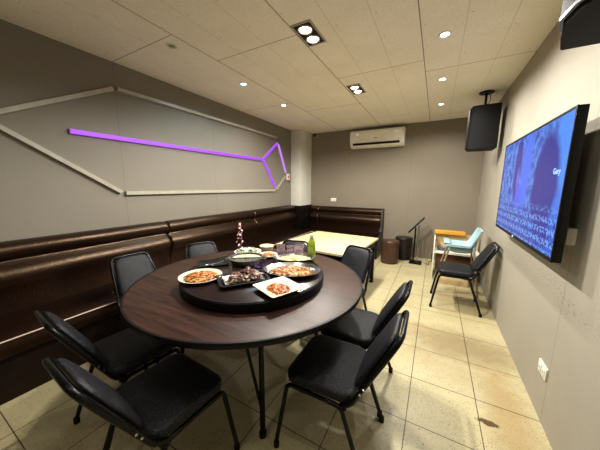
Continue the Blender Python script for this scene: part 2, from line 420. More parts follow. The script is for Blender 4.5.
# back bench: local y runs along -x after rotation by -90 deg (x -> -y)
t = bench('back_wall_bench', 1.40, 'brown leather bench against the back wall behind the pale wooden table', (-2.335, YB, 0), -PI/2)
for ch in list(t.children):
    if ch.name.startswith('piping'): pass
t.scale = (1, 1, .965)
prism_poly = [(.0, 0), (.0, .975), (.16, .975), (.19, .93), (.20, .60), (.26, .50), (.57, .45), (.57, 0)]
b = nb(); loft(b, [[(x, 1.402, z) for x, z in prism_poly], [(x, 1.432, z) for x, z in prism_poly]])
obj('side_panel', b, 'blackpanel', t)
cb = bench('corner_bench', .215, 'short brown leather bench piece between the corner column and the back wall bench', (-2.553, YB, 0), -PI/2)
cb.scale = (1, 1, .965)

# ------------------------------------------------------------ chairs
def make_chair():
    t = thing('dining_chair', '', 'chair')
    # seat cushion
    o = obj('seat', pad(.195, .205, .182, .07, .045, .012), 'pad', t, loc=(0, 0, .415))
    obj('seat_pan', mbox(-.18, .18, -.165, .16, .402, .416, bev=.004), 'black', t)
    # backrest pad: lies in XY then stood up leaning back
    lean = math.radians(28)
    bp = pad(.164, .136, .176, .062, .022, .014)
    bp.transform(Matrix.Rotation(PI, 4, 'Z')); bp.transform(Matrix.Scale(-1, 4, Vector((0, 1, 0))))
    bp.transform(Matrix.Scale(-1, 4, Vector((1, 0, 0))))
    bmesh.ops.reverse_faces(bp, faces=bp.faces[:]) if False else None
    bmesh.ops.recalc_face_normals(bp, faces=bp.faces[:])
    bk = obj('backrest', bp, 'pad', t, loc=(0, -.258, .617), rot=(PI/2+lean-PI, 0, 0))
    bk.rotation_euler = (0, 0, 0)
    # basis: local x -> x, local y -> up the back, local z (puffed face) -> forward (+y)
    up = Vector((0, -math.sin(lean), math.cos(lean))); fw = Vector((0, math.cos(lean), math.sin(lean))); xx = up.cross(fw)
    R = Matrix((xx, up, fw)).transposed()
    bk.rotation_euler = R.to_euler()
    obj('back_shell', mbox(-.155, .155, -.15, .15, -.012, .002, bev=.004), 'black', t, loc=(0, -.258, .617), rot=tuple(R.to_euler()))
    # back frame: one hoop round the pad
    def P(x, h): return Vector((x, -.170, .43))+up*h+Vector((x*0, 0, 0))
    hoop = [(-.192, -.12, .400), (-.192, -.165, .425), P(-.180, .05), P(-.160, .28), P(-.142, .395), P(.142, .395), P(.160, .28), P(.180, .05), (.192, -.165, .425), (.192, -.12, .400)]
    obj('back_frame', mtube(hoop, .0115, 10, .06), 'tube', t)
    # seat frame: two rails and two cross tubes
    b = nb()
    for s in (-1, 1): tube(b, [(s*.193, .15, .398), (s*.193, -.15, .398)], .0105, 8)
    tube(b, [(-.19, .13, .392), (.19, .13, .392)], .009, 8); tube(b, [(-.19, -.12, .392), (.19, -.12, .392)], .009, 8)
    obj('seat_frame', b, 'tube', t)
    for s in (-1, 1):
        for front in (1, -1):
            foot = (s*.208, .225 if front > 0 else -.262, .012)
            pts = [(s*.193, .06*front, .398), (s*.194, .160 if front > 0 else -.125, .398), foot]
            l = obj('leg', mtube(pts, .0115, 10, .03), 'tube', t)
            f = obj('rubber_foot', mlathe([(.0, 0), (.015, 0), (.016, .008), (.0145, .034), (.0, .034)], 14), 'rubber', l)
            f.location = (foot[0], foot[1]-(.004*front), 0)
    for s in (-1, 1):
        for h in (.08, .115):
            c = P(s*.188, h); b2 = mlathe([(0, 0), (.005, 0), (.005, .003), (0, .004)], 10)
            b2.transform(Matrix.Rotation(s*PI/2, 4, 'Y')); obj('screw', b2, 'chrome', t, c+Vector((s*.0105, 0, 0)))
    return t
proto = make_chair()
GR = 'black padded chairs round the big table'
spots = [
    (-1.04, .60, -3, 'black padded chair nearest on the left, in front of the round table'),
    (-1.53, .70, -5, 'black padded chair between the nearest left chair and the long bench, in deep shade'),
    (-.43, 1.14, 91, 'black padded chair nearest on the right, its front foot beside a table leg'),
    (-.45, 1.59, 90, 'black padded chair right of the table, just behind the nearest right one'),
    (-.735, 2.09, 163, 'black padded chair with blue-grey sheen, in front of the pale wooden table'),
    (-1.26, 2.00, 193, 'black padded chair behind the clear cups at the far side of the table'),
    (-1.86, 1.60, -113, 'black padded chair by the bench seam, beyond the flat black tray'),
    (-1.995, 1.10, -93, 'black padded chair by the bench at the left edge of the round table'),
]
for i, (x, y, a, lab) in enumerate(spots):
    o = proto if i == 0 else copy_tree(proto)
    o.location = (x, y, 0); o.rotation_euler = (0, 0, math.radians(a)); o['label'] = lab; o['group'] = GR
o = copy_tree(proto); o.location = (.272, 3.32, 0); o.rotation_euler = (0, 0, PI/2)
o['label'] = 'lone black padded chair against the right wall, in front of the pale blue high chair'
del o['group']

# ------------------------------------------------------------ round table
TC = (-1.12, 1.32)
t = thing('round_table', 'large round table with dark brown wood top and black edge on black tube legs', 'table', (*TC, 0))
obj('tabletop', mlathe([(0, .728), (.755, .728), (.765, .731), (.765, .7495), (.758, .752), (0, .752)], 96), 'table', t)
obj('table_edge', mlathe([(.7655, .722), (.775, .722), (.779, .73), (.779, .744), (.775, .7515), (.7655, .7515), (.7655, .722)], 96), 'black', t)
obj('apron', mlathe([(.0, .700), (.52, .700), (.52, .728), (0, .728)], 48), 'black', t)
for sx in (-1, 1):
    for sy in (-1, 1):
        l = obj('leg', mtube([(sx*.30, sy*.29, .71), (sx*.375, sy*.385, .012)], .0155, 12), 'tube', t)
        f = obj('rubber_foot', mlathe([(0, 0), (.02, 0), (.021, .03), (0, .03)], 16), 'rubber', l); f.location = (sx*.375, sy*.385, 0)
        obj('brace', mtube([(sx*.22, sy*.38, .705), (sx*.362, sy*.368, .13)], .009, 8), 'tube', t)
for s in (-1, 1):
    obj('crossbar', mtube([(-.31, s*.32, .60), (.31, s*.32, .60)], .010, 8), 'tube', t)
    obj('crossbar', mtube([(s*.32, -.31, .585), (s*.32, .31, .585)], .010, 8), 'tube', t)

SC = (-1.055, 1.275); ZS = .812
t = thing('lazy_susan', 'dark round turntable in the middle of the round table, carrying most dishes', 'turntable', (*SC, .752))
obj('turntable_base', mlathe([(0, 0), (.17, 0), (.17, .012), (0, .012)], 40), 'black', t)
obj('turntable_top', mlathe([(0, .013), (.456, .013), (.460, .016), (.460, .055), (.454, .0595), (0, .0595)], 96), 'susan', t)
obj('turntable_rim', mlathe([(.4605, .006), (.472, .006), (.474, .016), (.474, .054), (.468, .061), (.4605, .061), (.4605, .006)], 96), 'black', t)

# ------------------------------------------------------------ dishes
def plate_bm(r, h=.022, sx=1, sy=1, rim=.03):
    return mlathe([(0, 0), (r*.55, 0), (r*.62, .003), (r-rim*.6, h*.55), (r, h), (r+.001, h+.003), (r-.006, h+.003), (r-rim, h*.45), (r*.6, .008), (0, .007)], 56, sx, sy)
def strands(n, rx, ry, h, rad, ln=.05, seed=1, base=.008):
    rnd = random.Random(seed); b = nb()
    # soft mound under the strands
    prof = [(0, base), (1.0, base), (.97, base+h*.25), (.8, base+h*.55), (.5, base+h*.8), (.25, base+h*.92), (0, base+h*.95)]
    lathe(b, [(p*.93, z) for p, z in prof], 24, rx, ry)
    for i in range(n):
        a = rnd.random()*2*PI; q = math.sqrt(rnd.random())*.88; x, y = rx*q*math.cos(a), ry*q*math.sin(a)
        z = base+h*(1-q*q)*.9+rnd.random()*.004; d = rnd.random()*2*PI; c = rnd.uniform(-1.5, 1.5); pts = []
        for k in range(6):
            xx, yy = x/rx, y/ry; qq = min(1, math.hypot(xx, yy))
            pts.append((x, y, max(base+.002, base+h*(1-qq*qq)*.92+rad*.7+.003*math.sin(k+i))))
            if qq > .97: d += PI*.6
            x += math.cos(d)*ln/5; y += math.sin(d)*ln/5; d += c*.35
        tube(b, pts, rad, 5, 0)
    return b
def lumps(n, rx, ry, h, size, seed=1, base=.01, elong=1.6):
    rnd = random.Random(seed); b = nb()
    for i in range(n):
        a = rnd.random()*2*PI; q = math.sqrt(rnd.random())*.9
        s = size*rnd.uniform(.6, 1.25); k = nb(); bmesh.ops.create_icosphere(k, subdivisions=2, radius=s)
        ph = [rnd.random()*6 for _ in range(4)]
        for v in k.verts:
            c = v.co; f = 1+.22*math.sin(c.x*3/s+ph[0])*math.sin(c.y*3/s+ph[1])+.12*math.sin(c.z*5/s+ph[2]); v.co = c*f
        k.transform(Matrix.Translation((rx*q*math.cos(a), ry*q*math.sin(a), base+s*.5+h*(1-q)*rnd.uniform(.5, 1))) @ Matrix.Rotation(rnd.random()*PI, 4, 'Z') @ Matrix.Rotation(rnd.uniform(-.6, .6), 4, 'X') @ Matrix.Diagonal((elong, .8, .55, 1)))
        join(b, k)
    return b
def food(name, bm, m, label, cat, loc, rz=0):
    return tag(obj(name, bm, m, None, loc, (0, 0, rz)), label, cat, None, 'stuff')

# white plate, left
p = tag(obj('dinner_plate', plate_bm(.130, .02), 'porcelain', None, (-1.262, .995, ZS)), 'round white plate of fried noodles at the left of the turntable', 'plate')
food('fried_noodles', strands(150, .100, .095, .022, .0028, .055, 3), 'noodles', 'heap of brown-orange fried noodles on the round white plate', 'noodles', (-1.262, .995, ZS+.004))
# black tray with meat
rt = math.radians(54)
def tray_bm(hx, hy, h, th=.006, fl=.012):
    b = nb(); rings = []
    for e, z in ((-.02, 0), (-.012, 0), (0, h), (fl, h+.003), (fl, h+.006), (-.002, h+.006), (-.016, th), (-.03, th)):
        rings.append([(x*(hx+e)/hx, y*(hy+e)/hy, z) for x, y in rrect(hx, hy, .03)])
    return loft(b, rings)
tag(obj('serving_tray', tray_bm(.14, .095, .018), 'black', None, (-1.005, 1.10, ZS), (0, 0, rt)), 'black rectangular tray under the dark braised meat', 'tray')
f_ = nb()
bmesh.ops.create_grid(f_, x_segments=26, y_segments=18, size=.5)
rnd = random.Random(5)
for v in f_.verts:
    x, y = v.co.x, v.co.y; e = max(abs(x), abs(y))*2
    v.co = Vector((x*.235, y*.150, .010+(.012*max(0, e-.7)/.3)+rnd.uniform(-.0022, .0022)))
bmesh.ops.solidify(f_, geom=f_.faces[:], thickness=.001)
tag(obj('foil_sheet', f_, 'foil', None, (-1.005, 1.10, ZS), (0, 0, rt)), 'crumpled silver foil lining the black meat tray', 'foil')
food('braised_meat', lumps(64, .098, .050, .050, .021, 8, .012), 'meat', 'pile of dark braised meat on foil in the black tray', 'meat', (-.995, 1.115, ZS+.004), rt)
food('meat_garnish', lumps(70, .118, .070, .016, .012, 9, .011), 'crumbs', 'pale chopped garnish scattered round the braised meat', 'garnish', (-1.005, 1.10, ZS+.004), rt)
# square plate
rs = math.radians(-22)
def sq_plate(h=.10):
    b = nb(); rings = []
    for e, z in ((.45, 0), (.58, 0), (.64, .004), (1.0, .022), (1.01, .025), (.97, .0255), (.66, .010), (.5, .008), (.2, .0075)):
        rings.append([(x*e*(1+.06*abs(x*y)/(h*h)), y*e*(1+.06*abs(x*y)/(h*h)), z+.006*e*(abs(x*y)/(h*h))) for x, y in rrect(h, h, .014, 5)])
    return loft(b, rings)
tag(obj('square_plate', sq_plate(.102), 'porcelain', None, (-.732, 1.085, ZS), (0, 0, rs)), 'white square plate with upturned corners at the front of the turntable', 'plate')
food('kimchi', strands(90, .068, .056, .018, .004, .045, 12, .009), 'kimchi', 'small orange kimchi heap on the square plate', 'kimchi', (-.732, 1.085, ZS+.003), rs)
# oval steel platter
ro = math.radians(23)
tag(obj('steel_platter', plate_bm(.192, .03, 1.0, .74, .028), 'steel', None, (-.81, 1.365, ZS), (0, 0, ro)), 'oval stainless steel platter at the right of the turntable', 'platter')
food('sauced_noodles', strands(210, .148, .098, .024, .0032, .05, 15), 'noodles2', 'red-orange sauced noodles filling the oval steel platter', 'noodles', (-.812, 1.365, ZS+.005), ro)
tag(obj('steel_platter', plate_bm(.165, .028, 1.0, .60, .024), 'steel', None, (-.935, 1.615, ZS), (0, 0, math.radians(30))), 'shallow steel platter of pale food just behind the noodle platter', 'platter')
food('pale_stew', strands(120, .125, .068, .016, .0045, .04, 21), 'creamfood', 'pale creamy food in the rear steel platter', 'food', (-.935, 1.615, ZS+.005), math.radians(30))
tag(obj('side_plate', plate_bm(.08, .018), 'porcelain', None, (-1.185, 1.605, ZS)), 'small white plate with an orange filling, behind the hot pot', 'plate')
food('orange_garnish', strands(50, .054, .054, .014, .004, .035, 25), 'kimchi', 'orange shredded food on the small white plate behind the hot pot', 'food', (-1.185, 1.605, ZS+.003))
# hot pot
t = thing('hot_pot', 'divided stainless steel hot pot with pale and dark soup halves', 'pot', (-1.235, 1.395, ZS), math.radians(35))
obj('pot_body', mlathe([(0, 0), (.100, 0), (.112, .006), (.120, .034), (.122, .040), (.131, .042), (.131, .045), (.118, .045), (.115, .036), (.109, .010), (.10, .005), (0, .005)], 56), 'potsteel', t)
for sgn, mm, nm in ((1, 'soup_w', 'pale_broth'), (-1, 'soup_d', 'dark_broth')):
    poly = [(.112*math.cos(a), sgn*(.004+.106*math.sin(a))) for a in [PI*k/24 for k in range(25)]]
    obj(nm, prism(nb(), poly, .007, .034), mm, t)
obj('divider', mbox(-.113, .113, -.0015, .0015, .008, .041), 'steel', t)
for s in (-1, 1): obj('handle', mtube([(s*.120, -.03, .034), (s*.148, -.028, .036), (s*.148, .028, .036), (s*.120, .03, .034)], .004, 8, .01), 'steel', t)
# plate with greens behind
tag(obj('salad_plate', plate_bm(.115, .02), 'porcelain', None, (-1.39, 1.592, ZS)), 'white plate of pale leafy food behind the hot pot, by the blossom sprig', 'plate')
food('leafy_food', lumps(52, .085, .085, .034, .016, 31, .010, 1.9), 'greens', 'pale green and white leafy food on the plate behind the hot pot', 'food', (-1.39, 1.592, ZS+.004))
# flat tray
tag(obj('flat_tray', tray_bm(.105, .078, .006, .004, .006), 'black', None, (-1.43, 1.24, ZS), (0, 0, math.radians(50))), 'flat empty black tray left of the hot pot', 'tray')
b = nb()
tube(b, [(0, 0, 0), (.06, 0, .001), (.10, 0, .014)], .0035, 8, .01); lathe(b, [(0, -.004), (.014, -.002), (.019, .004), (.017, .004), (.012, .0), (0, -.001)], 20, 1.4, 1, -.02, 0)
tag(obj('spoon', b, 'steel', None, (-1.39, 1.19, ZS+.0155), (0, 0, math.radians(70))), 'steel spoon lying on the flat black tray', 'spoon')
# small dishes
t = tag(obj('sauce_dish', mlathe([(0, 0), (.022, 0), (.036, .018), (.034, .019), (.022, .006), (0, .005)], 32), 'porcelain', None, (-.94, 1.275, ZS)), 'tiny pale sauce dish between the meat tray and the noodle platter', 'dish')
obj('sauce', mlathe([(0, .006), (.026, .009), (.028, .0125), (0, .0125)], 24), 'soup_d', t)
tag(obj('sauce_dish', mlathe([(0, 0), (.024, 0), (.036, .024), (.033, .025), (.022, .007), (0, .006)], 32), 'purple_dish', None, (-1.055, 1.32, ZS)), 'tiny dark purple dish right of the hot pot', 'dish')
# items on the table itself
t = thing('rice_bowl', 'cream bowl filled to the rim, left of the clear cups', 'bowl', (-1.385, 1.86, .752))
obj('bowl', mlathe([(0, 0), (.038, 0), (.040, .008), (.060, .04), (.066, .070), (.068, .076), (.064, .076), (.057, .042), (.034, .014), (0, .012)], 40), 'cream', t)
obj('filling', mlathe([(0, .03), (.055, .045), (.062, .068), (.045, .078), (0, .082)], 32), 'cream', t)
gl = [(-1.225, 1.86), (-1.125, 1.875), (-1.03, 1.865), (-1.075, 1.95)]
labs = ['clear plastic cup next to the cream bowl, leftmost cup', 'clear plastic cup in the middle of the cup cluster, second from the cream bowl',
        'clear plastic cup nearest the green bottle, behind the rear platter', 'clear plastic cup at the back of the cluster, hidden behind the others']
g0 = None
for (x, y), lab in zip(gl, labs):
    if g0 is None:
        g0 = obj('plastic_cup', mlathe([(0, 0), (.028, 0), (.031, .004), (.040, .098), (.0415, .1), (.0385, .1), (.030, .008), (0, .005)], 32), 'glass', None)
        o = g0
    else: o = copy_tree(g0)
    o.location = (x, y, .752); tag(o, lab, 'cup', 'clear cups behind the platters')
t = thing('drink_bottle', 'green drink bottle with white cap at the far right of the round table', 'bottle', (-.872, 1.79, .752))
obj('bottle_body', mlathe([(0, 0), (.030, 0), (.033, .006), (.033, .155), (.031, .175), (.022, .205), (.014, .218), (.014, .232), (0, .232)], 36), 'bottle', t)
obj('bottle_label', mlathe([(.0332, .05), (.0338, .05), (.0338, .145), (.0332, .145), (.0332, .05)], 36), 'label', t)
obj('cap', mlathe([(0, .226), (.0165, .226), (.0165, .246), (.015, .249), (0, .249)], 24), 'cap', t)
t = thing('blossom_pot', 'small blue and white pot holding the pink blossom sprig', 'pot', (-1.575, 1.70, .752))
obj('pot', mlathe([(0, 0), (.026, 0), (.038, .02), (.036, .045), (.028, .055), (.026, .055), (.032, .042), (.03, .02), (0, .01)], 32), 'blueblue', t)
t = thing('blossom_sprig', 'upright sprig of pink plum blossom standing in the small pot', 'flowers', (-1.575, 1.70, .772))
pts = [(0, 0, 0), (-.004, .006, .06), (.008, -.002, .12), (-.006, .004, .18), (.004, 0, .235), (-.002, .004, .275)]
obj('stem', mtube(pts, [.004, .0035, .0035, .003, .003, .0025, .0025, .002], 6, .03), 'twig', t)
rnd = random.Random(4)
fl = None
for k in range(19):
    z = .05+.225*k/18+rnd.uniform(-.006, .006); a = k*2.4+rnd.random(); r = rnd.uniform(.006, .034)*(1.2-k/22)
    if fl is None:
        b = nb()
        for q in range(5):
            s = nb(); bmesh.ops.create_uvsphere(s, u_segments=8, v_segments=6, radius=.0062)
            s.transform(Matrix.Rotation(q*2*PI/5, 4, 'Z') @ Matrix.Translation((.0062, 0, 0)) @ Matrix.Rotation(-.4, 4, 'Y') @ Matrix.Diagonal((1, .85, .28, 1))); join(b, s)
        fl = obj('blossom', b, 'petal', t); o = fl
    else: o = fl.copy(); C.objects.link(o)
    o.location = (r*math.cos(a), r*math.sin(a), z); o.rotation_euler = (rnd.uniform(.5, 1.6), 0, a+PI/2)

# ------------------------------------------------------------ pale low table
t = thing('low_table', 'pale wooden rectangular table in front of the back bench', 'table', (-1.205, 3.055, 0), math.radians(-4))
obj('tabletop', mbox(-.50, .50, -.55, .55, .632, .66, bev=.004), 'lightwood', t)
obj('apron', mbox(-.46, .46, -.53, .53, .54, .631), 'blackpanel', t)
for sx in (-1, 1):
    for sy in (-1, 1): obj('leg', mbox(sx*.44-.025, sx*.44+.025, sy*.50-.025, sy*.50+.025, 0, .539, bev=.004), 'blackpanel', t)
# ------------------------------------------------------------ stools
def stool(label, loc, r, h, m):
    t = thing('round_stool', label, 'stool', loc)
    obj('stool_body', mlathe([(0, 0), (r-.006, 0), (r-.002, .01), (r, .10), (r, h-.07), (0, h-.07)], 40), m, t)
    obj('seat', mlathe([(0, h-.069), (r+.002, h-.069), (r+.006, h-.06), (r+.006, h-.02), (r-.004, h-.004), (r-.04, h+.004), (0, h+.006)], 40), m, t)
stool('brown round drum stool, nearer of the two beside the back bench', (-.66, 4.66, 0), .155, .42, 'stool')
stool('dark round drum stool half hidden behind the brown one near the back wall', (-.47, 5.05, 0), .150, .43, 'stool_dark')
# ------------------------------------------------------------ menu stand
t = thing('menu_stand', 'black floor stand with tilted panel, between the round stools and the corner cabinet', 'stand', (-.25, 4.86, 0))
obj('base', mbox(-.085, .12, -.11, .11, 0, .025, bev=.006), 'black', t)
obj('pole', mtube([(-.02, 0, .02), (-.02, 0, .66)], .013, 10), 'tube', t)
obj('pole', mtube([(.035, 0, .02), (.035, 0, .70)], .013, 10), 'steel', t)
pn = mbox(-.19, .17, -.12, .12, -.012, .012, bev=.005)
obj('panel', pn, 'black', t, (-.005, 0, .715), (0, math.radians(-50), 0))
obj('panel_face', mbox(-.155, .155, -.105, .105, .0122, .0135), 'grey', t, (-.005, 0, .715), (0, math.radians(-50), 0))
obj('socket_block', mbox(.10, .16, -.03, .03, .0, .03, bev=.004), 'black', t) if False else None
obj('power_cord', mtube([(-.07, 4.88, .006), (.0, 4.83, .006), (-.03, 5.0, .006), (.04, 5.1, .01), (.02, 5.24, .05), (.03, 5.262, .12)], .005, 8, .06), 'black', t, (.25, -4.86, 0))
# ------------------------------------------------------------ cabinet at back right
t = thing('service_cabinet', 'small dark brown cabinet with white top in the back right corner', 'cabinet', (.335, 4.36, 0))
obj('cabinet_body', mbox(-.255, .27, -.15, .16, .06, .395, bev=.003), 'brownwood', t)
obj('worktop', mbox(-.29, .30, -.19, .19, .396, .425, bev=.003), 'whitepl', t)
obj('side_panel', mbox(-.30, -.282, -.19, .19, .0, .62, bev=.003), 'whitepl', t)
obj('plinth', mbox(-.24, .26, -.13, .15, 0, .059), 'brownwood', t)
obj('back_panel', mbox(-.28, .30, .172, .19, .426, .651, bev=.002), 'tan', t)
for k, z in enumerate((.13, .255)):
    d = obj('drawer', mbox(-.235, .25, -.166, -.151, z-.055, z+.055, bev=.003), 'brownwood', t)
    obj('handle', mtube([(-.05, -.168, z), (-.05, -.185, z), (.05, -.185, z), (.05, -.168, z)], .004, 6, .008), 'black', d)
tag(obj('yellow_board', mbox(.035, .45, 4.44, 4.60, .652, .70, bev=.006), 'yellow'), 'yellow wooden board lying across the back of the corner cabinet', 'board')
tag(obj('grey_basin', mlathe([(0, 0), (.06, 0), (.085, .05), (.088, .052), (.083, .053), (.058, .008), (0, .007)], 32, 1, .8, .16, 4.29), 'grey', None, (0, 0, .425)), 'grey plastic basin on the white top of the corner cabinet', 'basin')
tag(obj('storage_box', mbox(.12, .50, 3.98, 4.10, 0, .085, bev=.006), 'tan'), 'low pale box on the floor in front of the corner cabinet', 'box')
# ------------------------------------------------------------ high chair
t = thing('high_chair', 'pale blue plastic high chair on splayed metal legs, by the right wall', 'high chair', (.345, 3.81, 0), PI/2)
# local +y is forward (world -x)
b = nb(); rings = []
def tubring(w, yb, yf, z, r=.06):
    q = rrect(w, (yf-yb)/2, r, 6); out = []
    for i, a in enumerate(q):
        c = q[(i+1) % len(q)]; out.append(a)
        if i % 7 == 6: out += [(a[0]+(c[0]-a[0])*k/10, a[1]+(c[1]-a[1])*k/10) for k in range(1, 10)]
    return [(x, y+(yb+yf)/2, z(x, y+(yb+yf)/2) if callable(z) else z) for x, y in out]
rimz = lambda x, y: .655 if y > -.09 else .655+min(1, (-.09-y)/.09)*.20
for ring in (tubring(.10, -.09, .10, .545), tubring(.125, -.115, .125, .56), tubring(.145, -.15, .15, .62), tubring(.165, -.19, .175, rimz),
             tubring(.178, -.205, .188, rimz), tubring(.178, -.205, .188, lambda x, y: rimz(x, y)-.02), tubring(.182, -.208, .192, lambda x, y: rimz(x, y)-.02),
             tubring(.182, -.208, .192, lambda x, y: rimz(x, y)+.006), tubring(.155, -.185, .165, lambda x, y: rimz(x, y)+.006),
             tubring(.135, -.14, .14, .63), tubring(.115, -.105, .115, .575), tubring(.08, -.07, .08, .56)):
    rings.append(ring)
loft(b, rings); obj('seat_tub', b, 'blue', t)
obj('tray', mbox(-.17, .17, .13, .20, .667, .682, bev=.008), 'blue', t)
for sx in (-1, 1):
    for sy in (-1, 1):
        l = obj('leg', mtube([(sx*.145, sy*.13, .62), (sx*.225, sy*.245+.03, .01)], .0125, 10), 'woodleg', t)
        obj('leg_socket', mlathe([(0, -.04), (.017, -.04), (.019, .03), (0, .03)], 14), 'blue', l, (sx*.147, sy*.132, .625))
        obj('foot_cap', mlathe([(0, 0), (.016, 0), (.0165, .025), (0, .025)], 14), 'blue', l, (sx*.225, sy*.245+.03, 0))

# ------------------------------------------------------------ television
t = thing('television', 'large wall-mounted television showing a blue music video on the right wall', 'television', (.545, 2.3575, 1.398))
obj('casing', mbox(.004, .040, -.6765, .6765, -.381, .381, bev=.006), 'black', t)
obj('back_cover', mbox(.041, .062, -.45, .45, -.25, .16, bev=.01), 'black', t)
obj('wall_mount', mbox(.063, .118, -.2, .2, -.15, .15, bev=.003), 'black', t)
b = nb()
for a in ((-.6765, .6765, .369, .381), (-.6765, .6765, -.381, -.360), (-.6765, -.667, -.360, .369), (.667, .6765, -.360, .369)):
    box(b, -.002, .0038, a[0], a[1], a[2], a[3])
obj('bezel', b, 'black', t)
obj('screen', mbox(.001, .0035, -.6665, .6665, -.3595, .3685), 'screen', t)
obj('power_light', mlathe([(0, 0), (.008, 0), (.008, .003), (0, .003)], 14), 'led', t, (-.0022, .05, -.3705), (0, -PI/2, 0))
cu = bpy.data.curves.new('caption', 'FONT'); cu.body = 'Gary'; cu.size = .045; cu.extrude = .0008; cu.align_x = 'CENTER'
tmp = bpy.data.objects.new('tmp', cu); C.objects.link(tmp); dg = bpy.context.evaluated_depsgraph_get()
me = bpy.data.meshes.new_from_object(tmp.evaluated_get(dg)); bpy.data.objects.remove(tmp)
cap = bpy.data.objects.new('caption', me); C.objects.link(cap); me.materials.clear(); me.materials.append(M['caption']); cap.parent = t
cap.location = (-.0004, -.56, .07); cap.rotation_euler = (PI/2, 0, -PI/2)
t2 = thing('socket_box', 'small beige power socket box on the wall just under the near end of the television', 'socket', (XR, 1.85, 1.14))
obj('socket_body', mbox(-.038, 0, -.05, .05, -.045, .045, bev=.005), 'whitepl', t2)
obj('socket_face', mbox(-.041, -.0382, -.035, .035, -.03, .03, bev=.002), 'acwhite', t2)

# ------------------------------------------------------------ speakers
t = thing('ceiling_speaker', 'black box loudspeaker hanging from the ceiling in the far right corner', 'speaker', (.455, 4.02, 0))
b = nb()
poly = [(-.145, -.12), (-.10, -.15), (.15, -.15), (.15, .15), (-.10, .15), (-.145, .12)]
prism(b, poly, 1.87, 2.39, bev=.004); obj('cabinet', b, 'speaker', t)
obj('grille', mbox(-.163, -.146, -.115, .115, 1.89, 2.37, bev=.006), 'grille', t)
obj('badge', mbox(-.1655, -.1632, -.03, .03, 2.16, 2.18), 'chrome', t)
obj('hanger', mtube([(0, 0, 2.39), (0, 0, 2.56)], .014, 10), 'tube', t)
obj('mounting_plate', mlathe([(0, 2.556), (.075, 2.556), (.08, 2.56), (.08, ZC), (0, ZC)], 28), 'black', t)
b = nb(); tube(b, [(0, -.02, 2.41), (.04, -.03, 2.44), (.05, 0, 2.5), (.03, .02, 2.565)], .004, 6, .03); obj('cable', b, 'black', t)

t = thing('wall_speaker', 'black loudspeaker with a bowed front, cut off at the top right of the view', 'speaker', (.50, 1.35, 0))
out = [(.14, .29), (-.06, .29), (-.10, .16), (-.125, .04), (-.115, -.05), (-.08, -.13), (-.02, -.19), (.06, -.22), (.14, -.225)]
b = nb(); prism(b, out, 2.01, 2.50, bev=.004); obj('cabinet', b, 'speaker', t)
front = [(-.104, .13), (-.131, .04), (-.121, -.055), (-.085, -.138), (-.023, -.199), (.06, -.23), (.14, -.235)]
def strip(off0, off1, z0, z1):
    q = []
    for k, (x, y) in enumerate(front):
        a = front[max(k-1, 0)]; c = front[min(k+1, len(front)-1)]; d = Vector((c[0]-a[0], c[1]-a[1])).normalized(); n = Vector((d.y, -d.x))
        if n.dot(Vector((x-.1, y-.1))) < 0: n = -n
        q.append((Vector((x, y)), n))
    poly = [tuple(p+n*off1) for p, n in q]+[tuple(p+n*off0) for p, n in reversed(q)]
    return prism(nb(), poly, z0, z1)
obj('grille', strip(.0, .010, 2.035, 2.48), 'grille', t)
obj('trim', strip(.0, .012, 2.022, 2.034), 'greytrim', t)
obj('bracket', mbox(.142, .163, -.05, .05, 2.15, 2.3, bev=.003), 'black', t)

# ------------------------------------------------------------ air conditioner
t = thing('air_conditioner', 'white wall air conditioner high on the back wall', 'air conditioner', (-1.115, YB, 2.16))
prof = [(0, 0.0), (-.10, 0), (-.165, .035), (-.20, .09), (-.215, .18), (-.213, .29), (-.19, .325), (-.12, .335), (0, .335)]
b = nb(); loft(b, [[(-.515, y, z) for y, z in prof], [(.515, y, z) for y, z in prof]]); bmesh.ops.bevel(b, geom=[e for e in b.edges if e.calc_face_angle(0) > 1.2], offset=.006, segments=2, affect='EDGES')
obj('casing', b, 'acwhite', t)
b = nb(); loft(b, [[(x, y, z) for y, z in ((-.2165, .12), (-.2215, .12), (-.2215, .285), (-.2165, .285))] for x in (-.49, .49)]); obj('front_panel', b, 'acwhite', t)
fl_ = mbox(-.45, .44, -.008, .004, -.022, .022, bev=.002); obj('air_outlet', fl_, 'dark', t, (0, -.196, .068), (math.radians(32), 0, 0))
lv = mbox(-.45, .44, -.004, .004, -.018, .018, bev=.002); obj('louver', lv, 'acwhite', t, (0, -.186, .028), (math.radians(52), 0, 0))
for x in (-.36, .37): obj('indicator', mbox(x-.02, x+.02, -.2235, -.2217, .245, .255), 'led', t)  # glowing patches standing in for reflections on the casing
obj('badge', mbox(-.03, .03, -.223, -.2217, .16, .17), 'grey', t)

# ------------------------------------------------------------ wall light frames
def bar(a, b_, w, d, x0):
    a = Vector((0, *a)); b_ = Vector((0, *b_)); dr = (b_-a).normalized(); n = Vector((0, -dr.z, dr.y))*w/2
    bm = nb(); loft(bm, [[p+n+Vector((x0, 0, 0)), p-n+Vector((x0, 0, 0)), p-n*.8+Vector((x0+d, 0, 0)), p+n*.8+Vector((x0+d, 0, 0))] for p in (a, b_)])
    return bm
t = thing('wall_light_outline', 'unlit beige light profiles forming a long hexagon on the left wall', 'wall light', (XL, 0, 0))
hexp = [(.50, 1.865), (1.375, 2.325), (4.19, 2.325), (4.50, 1.60), (4.13, 1.30), (1.355, 1.31)]
for i, (a, b_) in enumerate(zip(hexp, hexp[1:]+hexp[:1])):
    if i == 2: continue
    A, B = Vector(a), Vector(b_); d = (B-A).normalized()*.022
    obj('light_profile', bar(A+d, B-d, .042 if i != 3 else .02, .035, .001), 'frame', t)
t = thing('purple_wall_light', 'glowing purple light bar ending in a diamond on the left wall', 'wall light', (XL, 0, 0))
